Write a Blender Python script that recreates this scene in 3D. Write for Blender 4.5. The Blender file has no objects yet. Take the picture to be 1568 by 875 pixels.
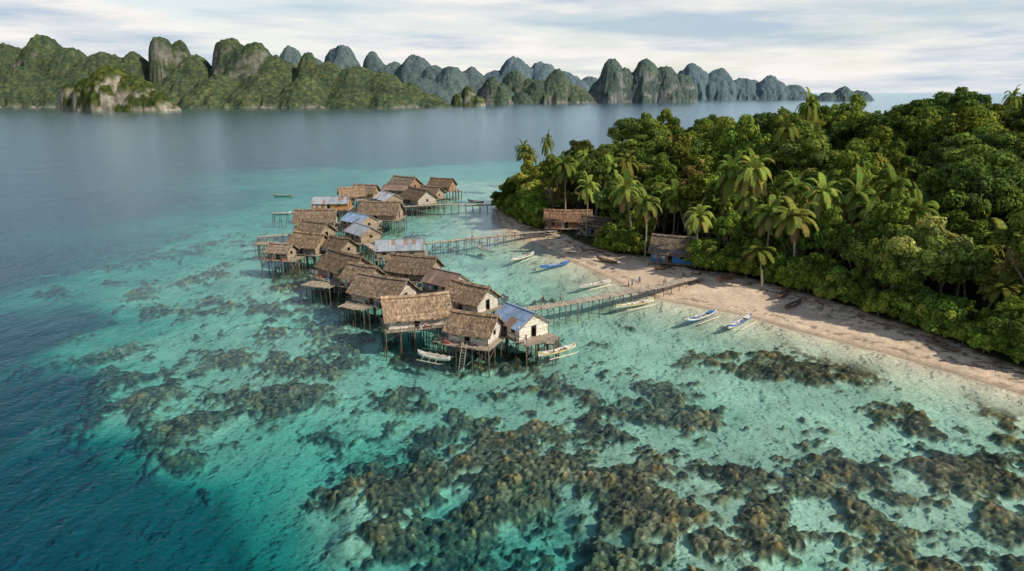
import bpy, math, random
import numpy as np
from mathutils import Vector, Matrix, Euler
random.seed(7); rng=np.random.default_rng(7)
R=random.random
def U(a,b): return a+(b-a)*R()
# ---------------------------------------------------------------- image pixel to world helpers
F=1046.0; PITCH=math.radians(15.8); H=35.0
sp,cp=math.sin(PITCH),math.cos(PITCH)
def G(px,py,z=0.0):
    """plan position of an image pixel unprojected from the camera to height z"""
    u=(px-784)/F; v=(py-437.5)/F
    t=(H-z)/(sp+v*cp)
    return (u*t, t*(cp-v*sp))
def far(px,py,D):
    """plan x and summit height for the image pixel of a distant peak at range D"""
    u=(px-784)/F; v=(py-437.5)/F
    t=D/(cp-v*sp)
    return u*t, H-t*(sp+v*cp)
scn=bpy.context.scene
col=scn.collection
def link(o,parent=None):
    col.objects.link(o)
    if parent: o.parent=parent
    return o
# ---------------------------------------------------------------- noise
def h2(ix,iy,seed):
    ix=ix.astype(np.int64); iy=iy.astype(np.int64)
    n=(ix*374761393+iy*668265263+seed*1442695041)&0xFFFFFFFF
    n=((n^(n>>13))*1274126177)&0xFFFFFFFF
    n=((n^(n>>16))*2246822519)&0xFFFFFFFF
    n=n^(n>>15)
    return (n&0xFFFFFF)/float(0xFFFFFF)
def vn(x,y,seed=0):
    ix=np.floor(x);iy=np.floor(y);fx=x-ix;fy=y-iy
    fx=fx*fx*(3-2*fx);fy=fy*fy*(3-2*fy)
    a=h2(ix,iy,seed);b=h2(ix+1,iy,seed);c=h2(ix,iy+1,seed);d=h2(ix+1,iy+1,seed)
    return (a*(1-fx)+b*fx)*(1-fy)+(c*(1-fx)+d*fx)*fy
def fbm(x,y,o=4,seed=0):
    s=0;a=.5;t=0
    for i in range(o):
        s=s+a*vn(x,y,seed+i*17);t+=a;a*=.5
        x,y=x*1.9+y*.6+3.1,y*1.9-x*.6+1.7
    return s/t
def worley(x,y,seed=0):
    ix=np.floor(x);iy=np.floor(y)
    best=np.full(x.shape,9.0);cid=np.zeros(x.shape)
    for dx in(-1,0,1):
        for dy in(-1,0,1):
            cx=ix+dx;cy=iy+dy
            jx=cx+h2(cx,cy,seed);jy=cy+h2(cx,cy,seed+5)
            d=(jx-x)**2+(jy-y)**2
            m=d<best
            best=np.where(m,d,best);cid=np.where(m,h2(cx,cy,seed+9),cid)
    return np.sqrt(best),cid
def sstep(a,b,x):
    t=np.clip((x-a)/(b-a),0,1);return t*t*(3-2*t)
def sdpoly(x,y,poly):
    """positive inside"""
    d=np.full(x.shape,1e18);ins=np.zeros(x.shape,bool)
    n=len(poly)
    for i in range(n):
        ax,ay=poly[i];bx,by=poly[(i+1)%n]
        ex,ey=bx-ax,by-ay
        t=np.clip(((x-ax)*ex+(y-ay)*ey)/(ex*ex+ey*ey+1e-9),0,1)
        d=np.minimum(d,(x-ax-t*ex)**2+(y-ay-t*ey)**2)
        c=((ay>y)!=(by>y))
        with np.errstate(divide='ignore',invalid='ignore'):
            xx=(bx-ax)*(y-ay)/((by-ay) if by!=ay else 1e-9)+ax
        ins^=c&(x<xx)
    d=np.sqrt(d)
    return np.where(ins,d,-d)
# ---------------------------------------------------------------- mesh helpers
def grid_mesh(name,X,Y,Z,C,smooth=True,mat=None):
    nr,nc=X.shape
    me=bpy.data.meshes.new(name)
    me.vertices.add(nr*nc)
    co=np.stack([X,Y,Z],-1).reshape(-1).astype(np.float32)
    me.vertices.foreach_set('co',co)
    idx=np.arange(nr*nc).reshape(nr,nc)
    q=np.stack([idx[:-1,:-1],idx[:-1,1:],idx[1:,1:],idx[1:,:-1]],-1).reshape(-1,4)
    nf=len(q)
    me.loops.add(nf*4);me.polygons.add(nf)
    me.loops.foreach_set('vertex_index',q.reshape(-1).astype(np.int32))
    me.polygons.foreach_set('loop_start',(np.arange(nf)*4).astype(np.int32))
    me.polygons.foreach_set('loop_total',np.full(nf,4,np.int32))
    me.polygons.foreach_set('use_smooth',np.full(nf,smooth))
    me.update(calc_edges=True)
    a=me.color_attributes.new('Col','FLOAT_COLOR','POINT')
    c4=np.ones((nr*nc,4),np.float32);k=C.shape[-1];c4[:,:k]=C.reshape(-1,k)
    a.data.foreach_set('color',c4.reshape(-1))
    if mat: me.materials.append(mat)
    return me
class MB:
    def __init__(s): s.v=[];s.f=[];s.c=[];s.m=[]
    def add(s,vs,fs,c,m=0):
        o=len(s.v);s.v.extend(vs)
        for f in fs: s.f.append([i+o for i in f]);s.c.append(c);s.m.append(m)
    def box(s,c,size,col,M=None,m=0):
        hx,hy,hz=size[0]/2,size[1]/2,size[2]/2
        vs=[]
        for x,y,z in((-1,-1,-1),(1,-1,-1),(1,1,-1),(-1,1,-1),(-1,-1,1),(1,-1,1),(1,1,1),(-1,1,1)):
            p=Vector((x*hx,y*hy,z*hz))
            if M is not None:p=M@p
            vs.append((p.x+c[0],p.y+c[1],p.z+c[2]))
        s.add(vs,[(0,3,2,1),(4,5,6,7),(0,1,5,4),(1,2,6,5),(2,3,7,6),(3,0,4,7)],col,m)
    def beam(s,p0,p1,w,h,col,m=0):
        p0=Vector(p0);p1=Vector(p1);d=p1-p0;L=d.length
        if L<1e-5:return
        z=d.normalized();up=Vector((0,0,1)) if abs(z.z)<.95 else Vector((1,0,0))
        x=up.cross(z).normalized();y=z.cross(x)
        M=Matrix((x,y,z)).transposed()
        s.box((p0+p1)/2,(w,h,L),col,M,m)
    def cyl(s,p0,p1,r0,r1,col,n=6,m=0):
        p0=Vector(p0);p1=Vector(p1);z=(p1-p0).normalized()
        up=Vector((0,0,1)) if abs(z.z)<.95 else Vector((1,0,0))
        x=up.cross(z).normalized();y=z.cross(x);vs=[]
        for p,r in((p0,r0),(p1,r1)):
            for i in range(n):
                a=2*math.pi*i/n;q=p+x*math.cos(a)*r+y*math.sin(a)*r;vs.append(tuple(q))
        fs=[(i,(i+1)%n,n+(i+1)%n,n+i) for i in range(n)]+[tuple(range(n-1,-1,-1)),tuple(range(n,2*n))]
        s.add(vs,fs,col,m)
    def mesh(s,name,mats,smooth=False):
        me=bpy.data.meshes.new(name)
        me.from_pydata([tuple(v) for v in s.v],[],s.f)
        cc=np.ones((len(me.loops),4),np.float32)
        lt=np.array([len(f) for f in s.f])
        cc[:,:3]=np.repeat(np.array(s.c,np.float32),lt,axis=0)
        a=me.color_attributes.new('Col','FLOAT_COLOR','CORNER')
        a.data.foreach_set('color',cc.reshape(-1))
        for m in mats:me.materials.append(m)
        me.polygons.foreach_set('material_index',np.array(s.m,np.int32))
        if smooth: me.polygons.foreach_set('use_smooth',np.ones(len(s.f),bool))
        me.update()
        return me
    def obj(s,name,mats,parent=None,smooth=False):
        return link(bpy.data.objects.new(name,s.mesh(name,mats,smooth)),parent)
# ---------------------------------------------------------------- materials
def nn(nt,t,**k):
    n=nt.nodes.new(t)
    for a,b in k.items(): setattr(n,a,b)
    return n
def base_mat(name):
    m=bpy.data.materials.new(name);m.use_nodes=True
    nt=m.node_tree;nt.nodes.clear()
    out=nn(nt,'ShaderNodeOutputMaterial')
    return m,nt,out
def col_mat(name,rough=.85,spec=.25,scale=3.0,lo=.65,hi=1.3,stretch=(1,1,1),bump=.0,metal=0,objrand=0):
    m,nt,out=base_mat(name);L=nt.links.new
    at=nn(nt,'ShaderNodeAttribute',attribute_name='Col')
    tc=nn(nt,'ShaderNodeTexCoord');mp=nn(nt,'ShaderNodeMapping');mp.inputs['Scale'].default_value=stretch
    L(tc.outputs['Object'],mp.inputs[0])
    no=nn(nt,'ShaderNodeTexNoise');no.inputs['Scale'].default_value=scale;no.inputs['Detail'].default_value=5;no.inputs['Roughness'].default_value=.65
    L(mp.outputs[0],no.inputs['Vector'])
    mr=nn(nt,'ShaderNodeMapRange');mr.inputs[1].default_value=.3;mr.inputs[2].default_value=.7;mr.inputs[3].default_value=lo;mr.inputs[4].default_value=hi
    L(no.outputs[0],mr.inputs[0])
    vm=nn(nt,'ShaderNodeVectorMath',operation='SCALE');L(at.outputs['Color'],vm.inputs[0]);L(mr.outputs[0],vm.inputs['Scale'])
    last=vm.outputs[0]
    if objrand:
        oi=nn(nt,'ShaderNodeObjectInfo');m2=nn(nt,'ShaderNodeMapRange');m2.inputs[3].default_value=1-objrand;m2.inputs[4].default_value=1+objrand
        L(oi.outputs['Random'],m2.inputs[0]);v2=nn(nt,'ShaderNodeVectorMath',operation='SCALE');L(last,v2.inputs[0]);L(m2.outputs[0],v2.inputs['Scale']);last=v2.outputs[0]
    b=nn(nt,'ShaderNodeBsdfPrincipled');L(last,b.inputs['Base Color'])
    b.inputs['Roughness'].default_value=rough;b.inputs['Specular IOR Level'].default_value=spec;b.inputs['Metallic'].default_value=metal
    if bump:
        bp=nn(nt,'ShaderNodeBump');bp.inputs['Strength'].default_value=bump;bp.inputs['Distance'].default_value=.05
        L(no.outputs[0],bp.inputs['Height']);L(bp.outputs[0],b.inputs['Normal'])
    L(b.outputs[0],out.inputs[0])
    return m
M_wood=col_mat('weathered_wood',.85,.2,2.5,.55,1.35,(1,1,4),.3)
M_wall=col_mat('plank_wall',.85,.2,1.6,.6,1.25,(1,1,3),.2)
M_thatch=col_mat('thatch',.95,.1,1.3,.5,1.4,(1.6,1,1),.5,objrand=.15)
M_metal=col_mat('corrugated_iron',.55,.4,.9,.72,1.2,(1,1,1),.0,.2)
M_paint=col_mat('boat_paint',.5,.4,2.5,.7,1.15,(1,1,1),.1)
M_person=col_mat('skin_and_cloth',.8,.2,12,.85,1.1)
M_bark=col_mat('bark',.9,.1,2,.6,1.3,(1,1,.4),.4)
def foliage_mat(name,objr=.40):
    m,nt,out=base_mat(name);L=nt.links.new
    at=nn(nt,'ShaderNodeAttribute',attribute_name='Col')
    oi=nn(nt,'ShaderNodeObjectInfo')
    hs=nn(nt,'ShaderNodeHueSaturation')
    m1=nn(nt,'ShaderNodeMapRange');m1.inputs[3].default_value=.466;m1.inputs[4].default_value=.52
    m2=nn(nt,'ShaderNodeMapRange');m2.inputs[3].default_value=1-objr;m2.inputs[4].default_value=1+objr
    fr=nn(nt,'ShaderNodeMath',operation='FRACT');mu=nn(nt,'ShaderNodeMath',operation='MULTIPLY');mu.inputs[1].default_value=7.31
    L(oi.outputs['Random'],m1.inputs[0]);L(oi.outputs['Random'],mu.inputs[0]);L(mu.outputs[0],fr.inputs[0]);L(fr.outputs[0],m2.inputs[0])
    L(m1.outputs[0],hs.inputs['Hue']);L(m2.outputs[0],hs.inputs['Value']);L(at.outputs['Color'],hs.inputs['Color'])
    b=nn(nt,'ShaderNodeBsdfDiffuse')
    t=nn(nt,'ShaderNodeBsdfTranslucent');mx=nn(nt,'ShaderNodeMixShader');mx.inputs[0].default_value=.25
    L(hs.outputs[0],b.inputs[0]);L(hs.outputs[0],t.inputs[0]);L(b.outputs[0],mx.inputs[1]);L(t.outputs[0],mx.inputs[2]);L(mx.outputs[0],out.inputs[0])
    return m
M_leaf=foliage_mat('foliage')
# sea bed / beach: albedo attribute (rgb) and optical water depth (alpha); water absorption and scatter are painted into the bed colour
def ground_mat():
    m,nt,out=base_mat('sand_coral_and_soil');L=nt.links.new
    at=nn(nt,'ShaderNodeAttribute',attribute_name='Col')
    ge=nn(nt,'ShaderNodeNewGeometry')
    no=nn(nt,'ShaderNodeTexNoise');no.inputs['Scale'].default_value=2.6;no.inputs['Detail'].default_value=6;no.inputs['Roughness'].default_value=.72
    L(ge.outputs['Position'],no.inputs['Vector'])
    mr=nn(nt,'ShaderNodeMapRange');mr.inputs[1].default_value=.3;mr.inputs[2].default_value=.7;mr.inputs[3].default_value=.62;mr.inputs[4].default_value=1.32
    L(no.outputs[0],mr.inputs[0])
    vm=nn(nt,'ShaderNodeVectorMath',operation='SCALE');L(at.outputs['Color'],vm.inputs[0]);L(mr.outputs[0],vm.inputs['Scale'])
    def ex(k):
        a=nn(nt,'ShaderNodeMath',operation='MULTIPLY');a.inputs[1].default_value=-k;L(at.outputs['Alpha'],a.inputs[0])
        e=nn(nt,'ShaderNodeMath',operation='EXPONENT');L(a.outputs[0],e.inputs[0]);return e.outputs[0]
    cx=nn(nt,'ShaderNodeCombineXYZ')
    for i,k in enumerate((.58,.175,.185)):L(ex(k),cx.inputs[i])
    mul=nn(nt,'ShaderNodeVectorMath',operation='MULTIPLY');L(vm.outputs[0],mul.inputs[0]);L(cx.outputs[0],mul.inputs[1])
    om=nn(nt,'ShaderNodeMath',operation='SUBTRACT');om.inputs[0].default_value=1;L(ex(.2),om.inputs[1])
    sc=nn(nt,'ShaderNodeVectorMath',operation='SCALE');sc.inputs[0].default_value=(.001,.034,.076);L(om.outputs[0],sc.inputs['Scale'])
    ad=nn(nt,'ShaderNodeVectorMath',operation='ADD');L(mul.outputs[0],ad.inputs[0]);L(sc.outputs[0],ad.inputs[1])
    bp=nn(nt,'ShaderNodeBump');bp.inputs['Strength'].default_value=.5;bp.inputs['Distance'].default_value=.15;L(no.outputs[0],bp.inputs['Height'])
    b=nn(nt,'ShaderNodeBsdfDiffuse');L(ad.outputs[0],b.inputs[0]);L(bp.outputs[0],b.inputs['Normal']);L(b.outputs[0],out.inputs[0])
    return m
M_ground=ground_mat()
def water_mat():
    m,nt,out=base_mat('sea_water');L=nt.links.new
    ge=nn(nt,'ShaderNodeNewGeometry')
    hs=[]
    for sc,st,w in((.48,(1,.5,1),.9),(1.8,(.7,1,1),.36),(.06,(1,1,1),2.0)):
        mp=nn(nt,'ShaderNodeMapping');mp.inputs['Scale'].default_value=st;mp.inputs['Rotation'].default_value=(0,0,.5)
        L(ge.outputs['Position'],mp.inputs[0])
        no=nn(nt,'ShaderNodeTexNoise');no.inputs['Scale'].default_value=sc;no.inputs['Detail'].default_value=2.5;L(mp.outputs[0],no.inputs['Vector'])
        mu=nn(nt,'ShaderNodeMath',operation='MULTIPLY');mu.inputs[1].default_value=w;L(no.outputs[0],mu.inputs[0]);hs.append(mu.outputs[0])
    a=nn(nt,'ShaderNodeMath',operation='ADD');L(hs[0],a.inputs[0]);L(hs[1],a.inputs[1])
    a2=nn(nt,'ShaderNodeMath',operation='ADD');L(a.outputs[0],a2.inputs[0]);L(hs[2],a2.inputs[1])
    bp=nn(nt,'ShaderNodeBump');bp.inputs['Strength'].default_value=.6;bp.inputs['Distance'].default_value=.33;L(a2.outputs[0],bp.inputs['Height'])
    fr=nn(nt,'ShaderNodeFresnel');fr.inputs[0].default_value=1.205;L(bp.outputs[0],fr.inputs[1])
    tr=nn(nt,'ShaderNodeBsdfTransparent');gl=nn(nt,'ShaderNodeBsdfGlossy');gl.inputs['Roughness'].default_value=.15;gl.inputs['Color'].default_value=(.76,.92,1,1);L(bp.outputs[0],gl.inputs['Normal'])
    mx=nn(nt,'ShaderNodeMixShader');L(fr.outputs[0],mx.inputs[0]);L(tr.outputs[0],mx.inputs[1]);L(gl.outputs[0],mx.inputs[2]);L(mx.outputs[0],out.inputs[0])
    return m
M_water=water_mat()
# ---------------------------------------------------------------- coast
shore=[G(757,325),G(762,343),G(786,364),G(828,381),G(880,406),G(950,437),G(1005,458),G(1060,470),G(1120,482),G(1180,497),G(1250,515),G(1330,537),G(1400,555),G(1480,579),G(1568,606),(74,63),(95,42),(130,20),(240,-10),(700,-60),(700,800),(420,560),(240,440),(130,365),(70,322),(30,288),(8,255),(-3,230)]
veg=[G(764,318),G(775,330),G(800,348),G(850,362),G(905,385),G(945,398),G(1000,404),G(1060,425),G(1120,432),G(1190,452),G(1250,468),G(1330,494),G(1400,515),G(1500,550),G(1568,575),(84,68),(110,48),(150,35),(250,10),(680,-30),(680,760),(415,545),(236,430),(130,355),(74,314),(36,280),(14,250),(2,230)]
ctrl=[(100,230,22,0),(400,230,20,0),(640,238,11,0),(720,250,4.5,0),(760,285,1.5,0),(720,222,14,0),(800,210,18,0),(1000,190,20,0),(1300,165,20,0),(0,180,25,0),(500,180,25,0),
(0,300,20,0),(200,300,14,.05),(330,300,8,.2),(420,305,4.5,.3),(500,275,6,.1),(560,262,6,0),(640,262,3.2,0),(430,360,2.3,.25),
(30,380,18,0),(140,370,9,.35),(200,400,5,.5),(280,370,4.2,.5),(380,400,2.5,.35),(330,450,2.6,.5),(250,430,3.2,.55),
(20,480,18,0),(90,480,11,.35),(180,490,4.5,.55),(260,500,2.8,.6),(350,520,2.4,.5),(450,500,2.2,.45),(420,430,2,.3),
(20,580,20,0),(90,600,9,.6),(180,560,3.6,.75),(240,590,2.6,.9),(300,620,2.3,.9),(380,570,2.2,.9),(480,570,2.2,.85),(540,610,2.8,.25),(450,640,3.8,.05),(370,640,3.4,.4),(280,650,3.6,.75),(180,650,8,.5),(50,680,20,0),(110,680,15,.2),(200,690,13,.1),
(550,665,4,.25),(620,680,4.4,.4),(500,690,4.8,.1),(400,710,6,.0),(310,730,10,.0),(220,730,16,0),(150,760,20,0),(50,850,24,0),(150,860,22,0),(250,800,17,0),(280,860,16,0),(350,830,11,0),(430,770,6.5,.25),(430,860,9,.1),
(500,750,3,.9),(570,740,1.8,1.15),(640,725,1.8,1.15),(540,800,2,1.15),(600,780,2,1.1),(660,790,3.8,.8),(600,850,4.4,.9),(520,860,6,.6),(700,850,5.5,.5),(760,860,5.5,.5),
(700,690,1.7,1.15),(760,655,1.6,1),(820,700,1.6,1.1),(850,650,1.8,.9),(740,740,2,1.1),(800,735,2.3,.8),(680,640,2.8,.4),(620,625,2.8,.6),(740,612,2.2,.45),(680,745,4.4,.15),
(790,790,4.6,.05),(850,775,4,.05),(840,830,5,.2),(820,600,2,.35),(700,580,2.6,.35),(600,570,2.7,.45),
(930,715,1.5,1.05),(1000,695,1.5,.9),(900,760,2,1),(1000,780,1.4,1.15),(1080,800,1.3,1.15),(950,830,2.2,1),(1000,860,1.8,1.1),(1150,860,1.5,1.1),(1100,740,1.5,.75),(1200,750,1.6,.8),(1180,800,1.3,1.1),
(1300,740,1.5,.55),(1250,800,1.6,.8),(1350,820,1.5,.9),(1450,780,1.4,.75),(1450,712,1.2,1.1),(1540,740,1.5,.5),(1550,830,1.6,.8),(1330,870,1.6,.85),(1255,850,2.4,.2),(1400,670,1.7,.3),(1510,670,1.6,.3),(1230,700,1.6,.4),
(950,600,2.1,.9),(1050,605,2.1,.9),(900,560,1.9,.1),(1000,550,1.7,.05),(1100,560,1.6,.3),(1160,600,1.6,.05),(1100,650,1.7,.35),(1200,650,1.6,.4),(1300,640,1.5,.35),(1000,645,1.8,.45),(1190,540,1.6,.55),(1280,565,1.5,.7),(1330,600,1.5,.5),(1420,615,1.5,.7),(1510,640,1.4,.5),(1250,605,1.6,.0),(900,480,1.5,.0),(850,510,1.9,.05),(790,560,2.1,.45),(1020,500,1.5,.0),(740,570,2.2,.35),
(700,400,1.8,.05),(780,420,1.6,.05),(700,350,1.9,.05),(700,320,1.9,.05),(600,520,2.8,.45),(500,460,2.7,.5),(560,350,2.3,.2),(1700,800,1.5,.6),(1900,900,1.5,.5),(-300,700,22,0),(-300,300,25,0),(400,1100,16,0),(800,1100,8,.6),(1300,1100,2,.8)]
cpts=[]
for px,py,d,c in ctrl:
    x,y=G(px,py);cpts.append((math.atan2(x,y),math.log(math.hypot(x,y)),d,c))
def terrain(x,y,detail=True):
    r=np.hypot(x,y)+1e-6;az=np.arctan2(x,y);lr=np.log(r)
    wx=(fbm(x/12,y/12,3,3)-.5)*.08;wy=(fbm(x/12,y/12,3,33)-.5)*.08
    az=az+wx;lr=lr+wy
    sw=np.zeros(x.shape);sd_=np.zeros(x.shape);sc=np.zeros(x.shape)
    for a,l,d,c in cpts:
        w=1/((az-a)**2+(lr-l)**2+.0016)**2
        sw+=w;sd_+=w*math.log(d);sc+=w*c
    D=np.exp(sd_/sw);C=sc/sw
    s=sdpoly(x,y,shore)+(fbm(x/7,y/7,3,50)-.5)*1.6
    v=sdpoly(x,y,veg)+(fbm(x/5,y/5,3,51)-.5)*2.
    dep=np.minimum(D,.02+np.maximum(-s,0)*.12)
    dep=np.where(s<0,dep,0)
    # coral
    n=.44*fbm(x/6.5,y/6.5,3,60)+.33*fbm(x/2.4,y/2.4,3,61)+.23*fbm(x/.8,y/.8,2,62)
    cq=C*.64+(n-.5)*3.0+.06
    cm=sstep(.47,.60,cq)
    cm=cm*sstep(.35,1.0,dep)
    far_=sstep(270,170,r)*sstep(14,8,dep)
    cm=cm*far_
    sand=np.stack([.66+0*x,.61+0*x,.47+0*x],-1)*(.70+.56*fbm(x/3.3,y/3.3,4,71))[...,None]*(.82+.36*fbm(x/9,y/9,2,76))[...,None]
    rub=sstep(.25,.48,cq)*sstep(.42,.60,fbm(x/1.4,y/1.4,3,72))*.6*sstep(.4,1.2,dep)*far_
    sand=sand*(1-rub[...,None])+np.array([.24,.20,.12])*rub[...,None]
    # relief of the bed flattens out with depth
    zg=np.where(dep<3,dep,3+(dep-3)*.22)
    w1,i1=worley(x/1.5,y/1.5,80);w2,i2=worley(x/.62,y/.62,81);w3,i3=worley(x/3.6,y/3.6,82);w4,i4=worley(x/.3,y/.3,84)
    hb=sstep(.5,.95,cq)
    dome=np.maximum(0,1-w1*w1*2.2)*.40*(.3+i1)+np.maximum(0,1-w2*w2*2)*.26*(.3+i2)+np.maximum(0,1-w3*w3*1.6)*.45*i3+np.maximum(0,1-w4*w4*2)*.1*i4
    lift=cm*((.35+.65*hb)*dome*1.15+.18)*np.clip(dep/1.7,0,1)+(fbm(x/1.2,y/1.2,3,83)-.5)*.12*np.clip(dep,0,1)
    z=-zg+lift
    z=np.where((s<-3)&(dep>.6),np.minimum(z,-.28),z)
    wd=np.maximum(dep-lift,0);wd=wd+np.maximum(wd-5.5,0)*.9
    # coral colours by colony
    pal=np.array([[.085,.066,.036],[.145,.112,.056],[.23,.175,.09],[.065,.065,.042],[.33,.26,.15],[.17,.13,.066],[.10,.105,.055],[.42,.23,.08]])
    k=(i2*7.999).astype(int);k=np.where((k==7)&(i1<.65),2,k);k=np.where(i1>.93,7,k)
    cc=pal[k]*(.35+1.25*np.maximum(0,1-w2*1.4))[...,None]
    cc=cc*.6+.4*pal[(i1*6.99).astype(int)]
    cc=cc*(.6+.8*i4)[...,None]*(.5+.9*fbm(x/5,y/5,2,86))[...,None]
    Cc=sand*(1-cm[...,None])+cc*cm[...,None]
    # land
    land=sstep(-.2,.4,s)
    z=np.where(s>0,np.minimum(s*.105,1.5)+.02,z)
    z=z+np.where(v>0,1,0)*(7.5*sstep(12,95,v))
    zb=fbm(x/1.3,y/1.3,4,90)
    z=z+land*(zb-.5)*.16
    bs=np.array([.60,.475,.345])*(.72+.52*fbm(x/2.5,y/2.5,4,91))[...,None]
    wet=sstep(2.2,.2,s)[...,None]
    bs=bs*(1-wet*.42)
    wrack=(sstep(.50,.62,fbm(x/.7,y/.7,3,93))*sstep(1.2,.2,np.abs(s-3.2-1.5*(fbm(x/9,y/9,2,94)-.5))))[...,None]
    deb=(sstep(.58,.70,fbm(x/.8,y/.8,3,92))*sstep(6,1,np.abs(v+2)))[...,None]
    bs=bs*(1-.65*deb)*(1-.5*wrack)
    soil=np.array([.05,.055,.025])*(.6+.8*zb)[...,None]
    vm_=sstep(-.6,.9,v)[...,None]
    lc=bs*(1-vm_)+soil*vm_
    Cc=Cc*(1-land[...,None])+lc*land[...,None]
    z=np.where(s<-.3,np.minimum(z,-.05),z)
    wd=np.where(s<0,wd,0)
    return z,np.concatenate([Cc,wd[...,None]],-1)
def ground_z(x,y):
    z,_=terrain(np.array([float(x)]),np.array([float(y)]));return float(z[0])
azl=list(np.radians(np.linspace(-41,41,860)))
a=math.radians(41);st=math.radians(.12)
ext=[]
while a<math.pi:
    st*=1.13;a+=st
    ext.append(min(a,math.pi))
azs=np.array([-e for e in ext[::-1]]+azl+ext)
rad=np.concatenate([np.geomspace(2,40,36)[:-1],np.geomspace(40,230,800)[:-1],np.geomspace(230,600,110)[:-1],np.geomspace(600,60000,30)])
A_,R_=np.meshgrid(azs,rad)
X=R_*np.sin(A_);Y=R_*np.cos(A_)
Z,C=terrain(X,Y)
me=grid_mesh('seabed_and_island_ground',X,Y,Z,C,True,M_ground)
link(bpy.data.objects.new('seabed_and_island_ground',me))
del X,Y,Z,C,A_,R_
# sea surface
aw=np.linspace(-math.pi,math.pi,97);rw=np.concatenate([[.01],np.geomspace(5,60000,40)])
A_,R_=np.meshgrid(aw,rw)
me=grid_mesh('sea_water',R_*np.sin(A_),R_*np.cos(A_),np.zeros_like(A_),np.ones(A_.shape+(3,)),True,M_water)
link(bpy.data.objects.new('sea_water',me))
# ---------------------------------------------------------------- karst islands
def rock_mat():
    m,nt,out=base_mat('forested_limestone');L=nt.links.new
    at=nn(nt,'ShaderNodeAttribute',attribute_name='Col');ge=nn(nt,'ShaderNodeNewGeometry')
    no=nn(nt,'ShaderNodeTexNoise');no.inputs['Scale'].default_value=.12;no.inputs['Detail'].default_value=6;no.inputs['Roughness'].default_value=.75
    L(ge.outputs['Position'],no.inputs['Vector'])
    mr=nn(nt,'ShaderNodeMapRange');mr.inputs[1].default_value=.3;mr.inputs[2].default_value=.7;mr.inputs[3].default_value=.5;mr.inputs[4].default_value=1.4
    L(no.outputs[0],mr.inputs[0])
    vm=nn(nt,'ShaderNodeVectorMath',operation='SCALE');L(at.outputs['Color'],vm.inputs[0]);L(mr.outputs[0],vm.inputs['Scale'])
    bp=nn(nt,'ShaderNodeBump');bp.inputs['Strength'].default_value=1;bp.inputs['Distance'].default_value=8;L(no.outputs[0],bp.inputs['Height'])
    b=nn(nt,'ShaderNodeBsdfDiffuse');L(vm.outputs[0],b.inputs[0]);L(bp.outputs[0],b.inputs['Normal']);L(b.outputs[0],out.inputs[0])
    return m
M_rock=rock_mat()
def karst(name,towers,res,haze,seed,cliff=1.0):
    """towers: (px,py_top,range,radius,power)"""
    T=[]
    for px,py,D,r,p in towers:
        x,h=far(px,py,D);T.append((x,D,h-4,r,p))
    x0=min(t[0]-t[3]*1.3 for t in T);x1=max(t[0]+t[3]*1.3 for t in T)
    y0=min(t[1]-t[3]*1.3 for t in T);y1=max(t[1]+t[3]*1.3 for t in T)
    xs=np.arange(x0,x1,res);ys=np.arange(y0,y1,res)
    Xg,Yg=np.meshgrid(xs,ys)
    q1=(fbm(Xg/60,Yg/60,4,seed)-.5);q2=(fbm(Xg/22,Yg/22,3,seed+3)-.5);q3=(fbm(Xg/60+9,Yg/60,4,seed+8)-.5)
    Zg=np.full(Xg.shape,-6.0)
    for x,y,h,r,p in T:
        d=np.hypot(Xg-x+q3*r*.4,Yg-y+q1*r*.4)/r
        d=d*(1+q1*.5+q2*.4)
        prof=np.clip(1-np.power(np.maximum(d,0),p*.85),-1,1)
        prof=np.where(prof>0,np.power(np.maximum(prof,0),.85 if p>2.5 else 1.0),prof*3)
        Zg=np.maximum(Zg,h*prof*(1+q1*.12))
    Zg=Zg+sstep(5,40,Zg)*q2*12
    Zg=np.maximum(Zg,-6)
    w,i=worley(Xg/9,Yg/9,seed+20);w2,i2=worley(Xg/17,Yg/17,seed+25)
    up=sstep(1,14,Zg)
    gy,gx=np.gradient(Zg,res);sl=np.hypot(gx,gy)
    rn=fbm(Xg/28,(Yg*.5+Zg)/28,4,seed+30)
    thr=.52 if cliff<1.5 else .46
    rocky=sstep(1.6 if cliff<1.5 else 1.1,3.0 if cliff<1.5 else 2.0,sl)*sstep(thr,thr+.12,rn+.02*cliff)*min(1,cliff)*.85
    rocky=np.maximum(rocky,sstep(8,3,Zg)*sstep(.8,1.5,sl)*sstep(.45,.58,fbm(Xg/40,Yg/40,3,seed+31))*.8)
    rocky=np.clip(rocky,0,1)
    Zg=Zg+up*(1-rocky*.8)*(np.maximum(0,1-w*w*1.8)*4.5*(.3+i)+np.maximum(0,1-w2*w2*1.6)*4*i2)
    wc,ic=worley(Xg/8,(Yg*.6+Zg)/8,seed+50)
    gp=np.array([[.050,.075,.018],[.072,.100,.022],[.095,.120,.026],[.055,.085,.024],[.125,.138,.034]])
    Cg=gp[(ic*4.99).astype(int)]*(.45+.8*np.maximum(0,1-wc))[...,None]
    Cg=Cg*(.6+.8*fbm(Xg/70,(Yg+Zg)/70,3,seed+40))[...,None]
    st=fbm(Xg/7,Zg/22,4,seed+41)
    rk=np.array([.42,.38,.31])*(.25+1.1*st)[...,None]*(1.25 if cliff>=1.5 else .9)
    Cg=Cg*(1-rocky[...,None])+rk*rocky[...,None]
    Cg=Cg*(1-haze)+np.array([.135,.20,.26])*haze  # aerial haze painted in: albedo blended towards blue-grey
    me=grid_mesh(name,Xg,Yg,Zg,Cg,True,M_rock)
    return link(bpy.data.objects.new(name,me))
karst('karst_island',[(172,102,1430,62,3.2),(142,116,1430,48,2.6),(205,117,1420,52,2.8),(108,128,1450,34,3.2),(236,140,1410,36,2.4)],1.8,.02,11,1.7)
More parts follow.
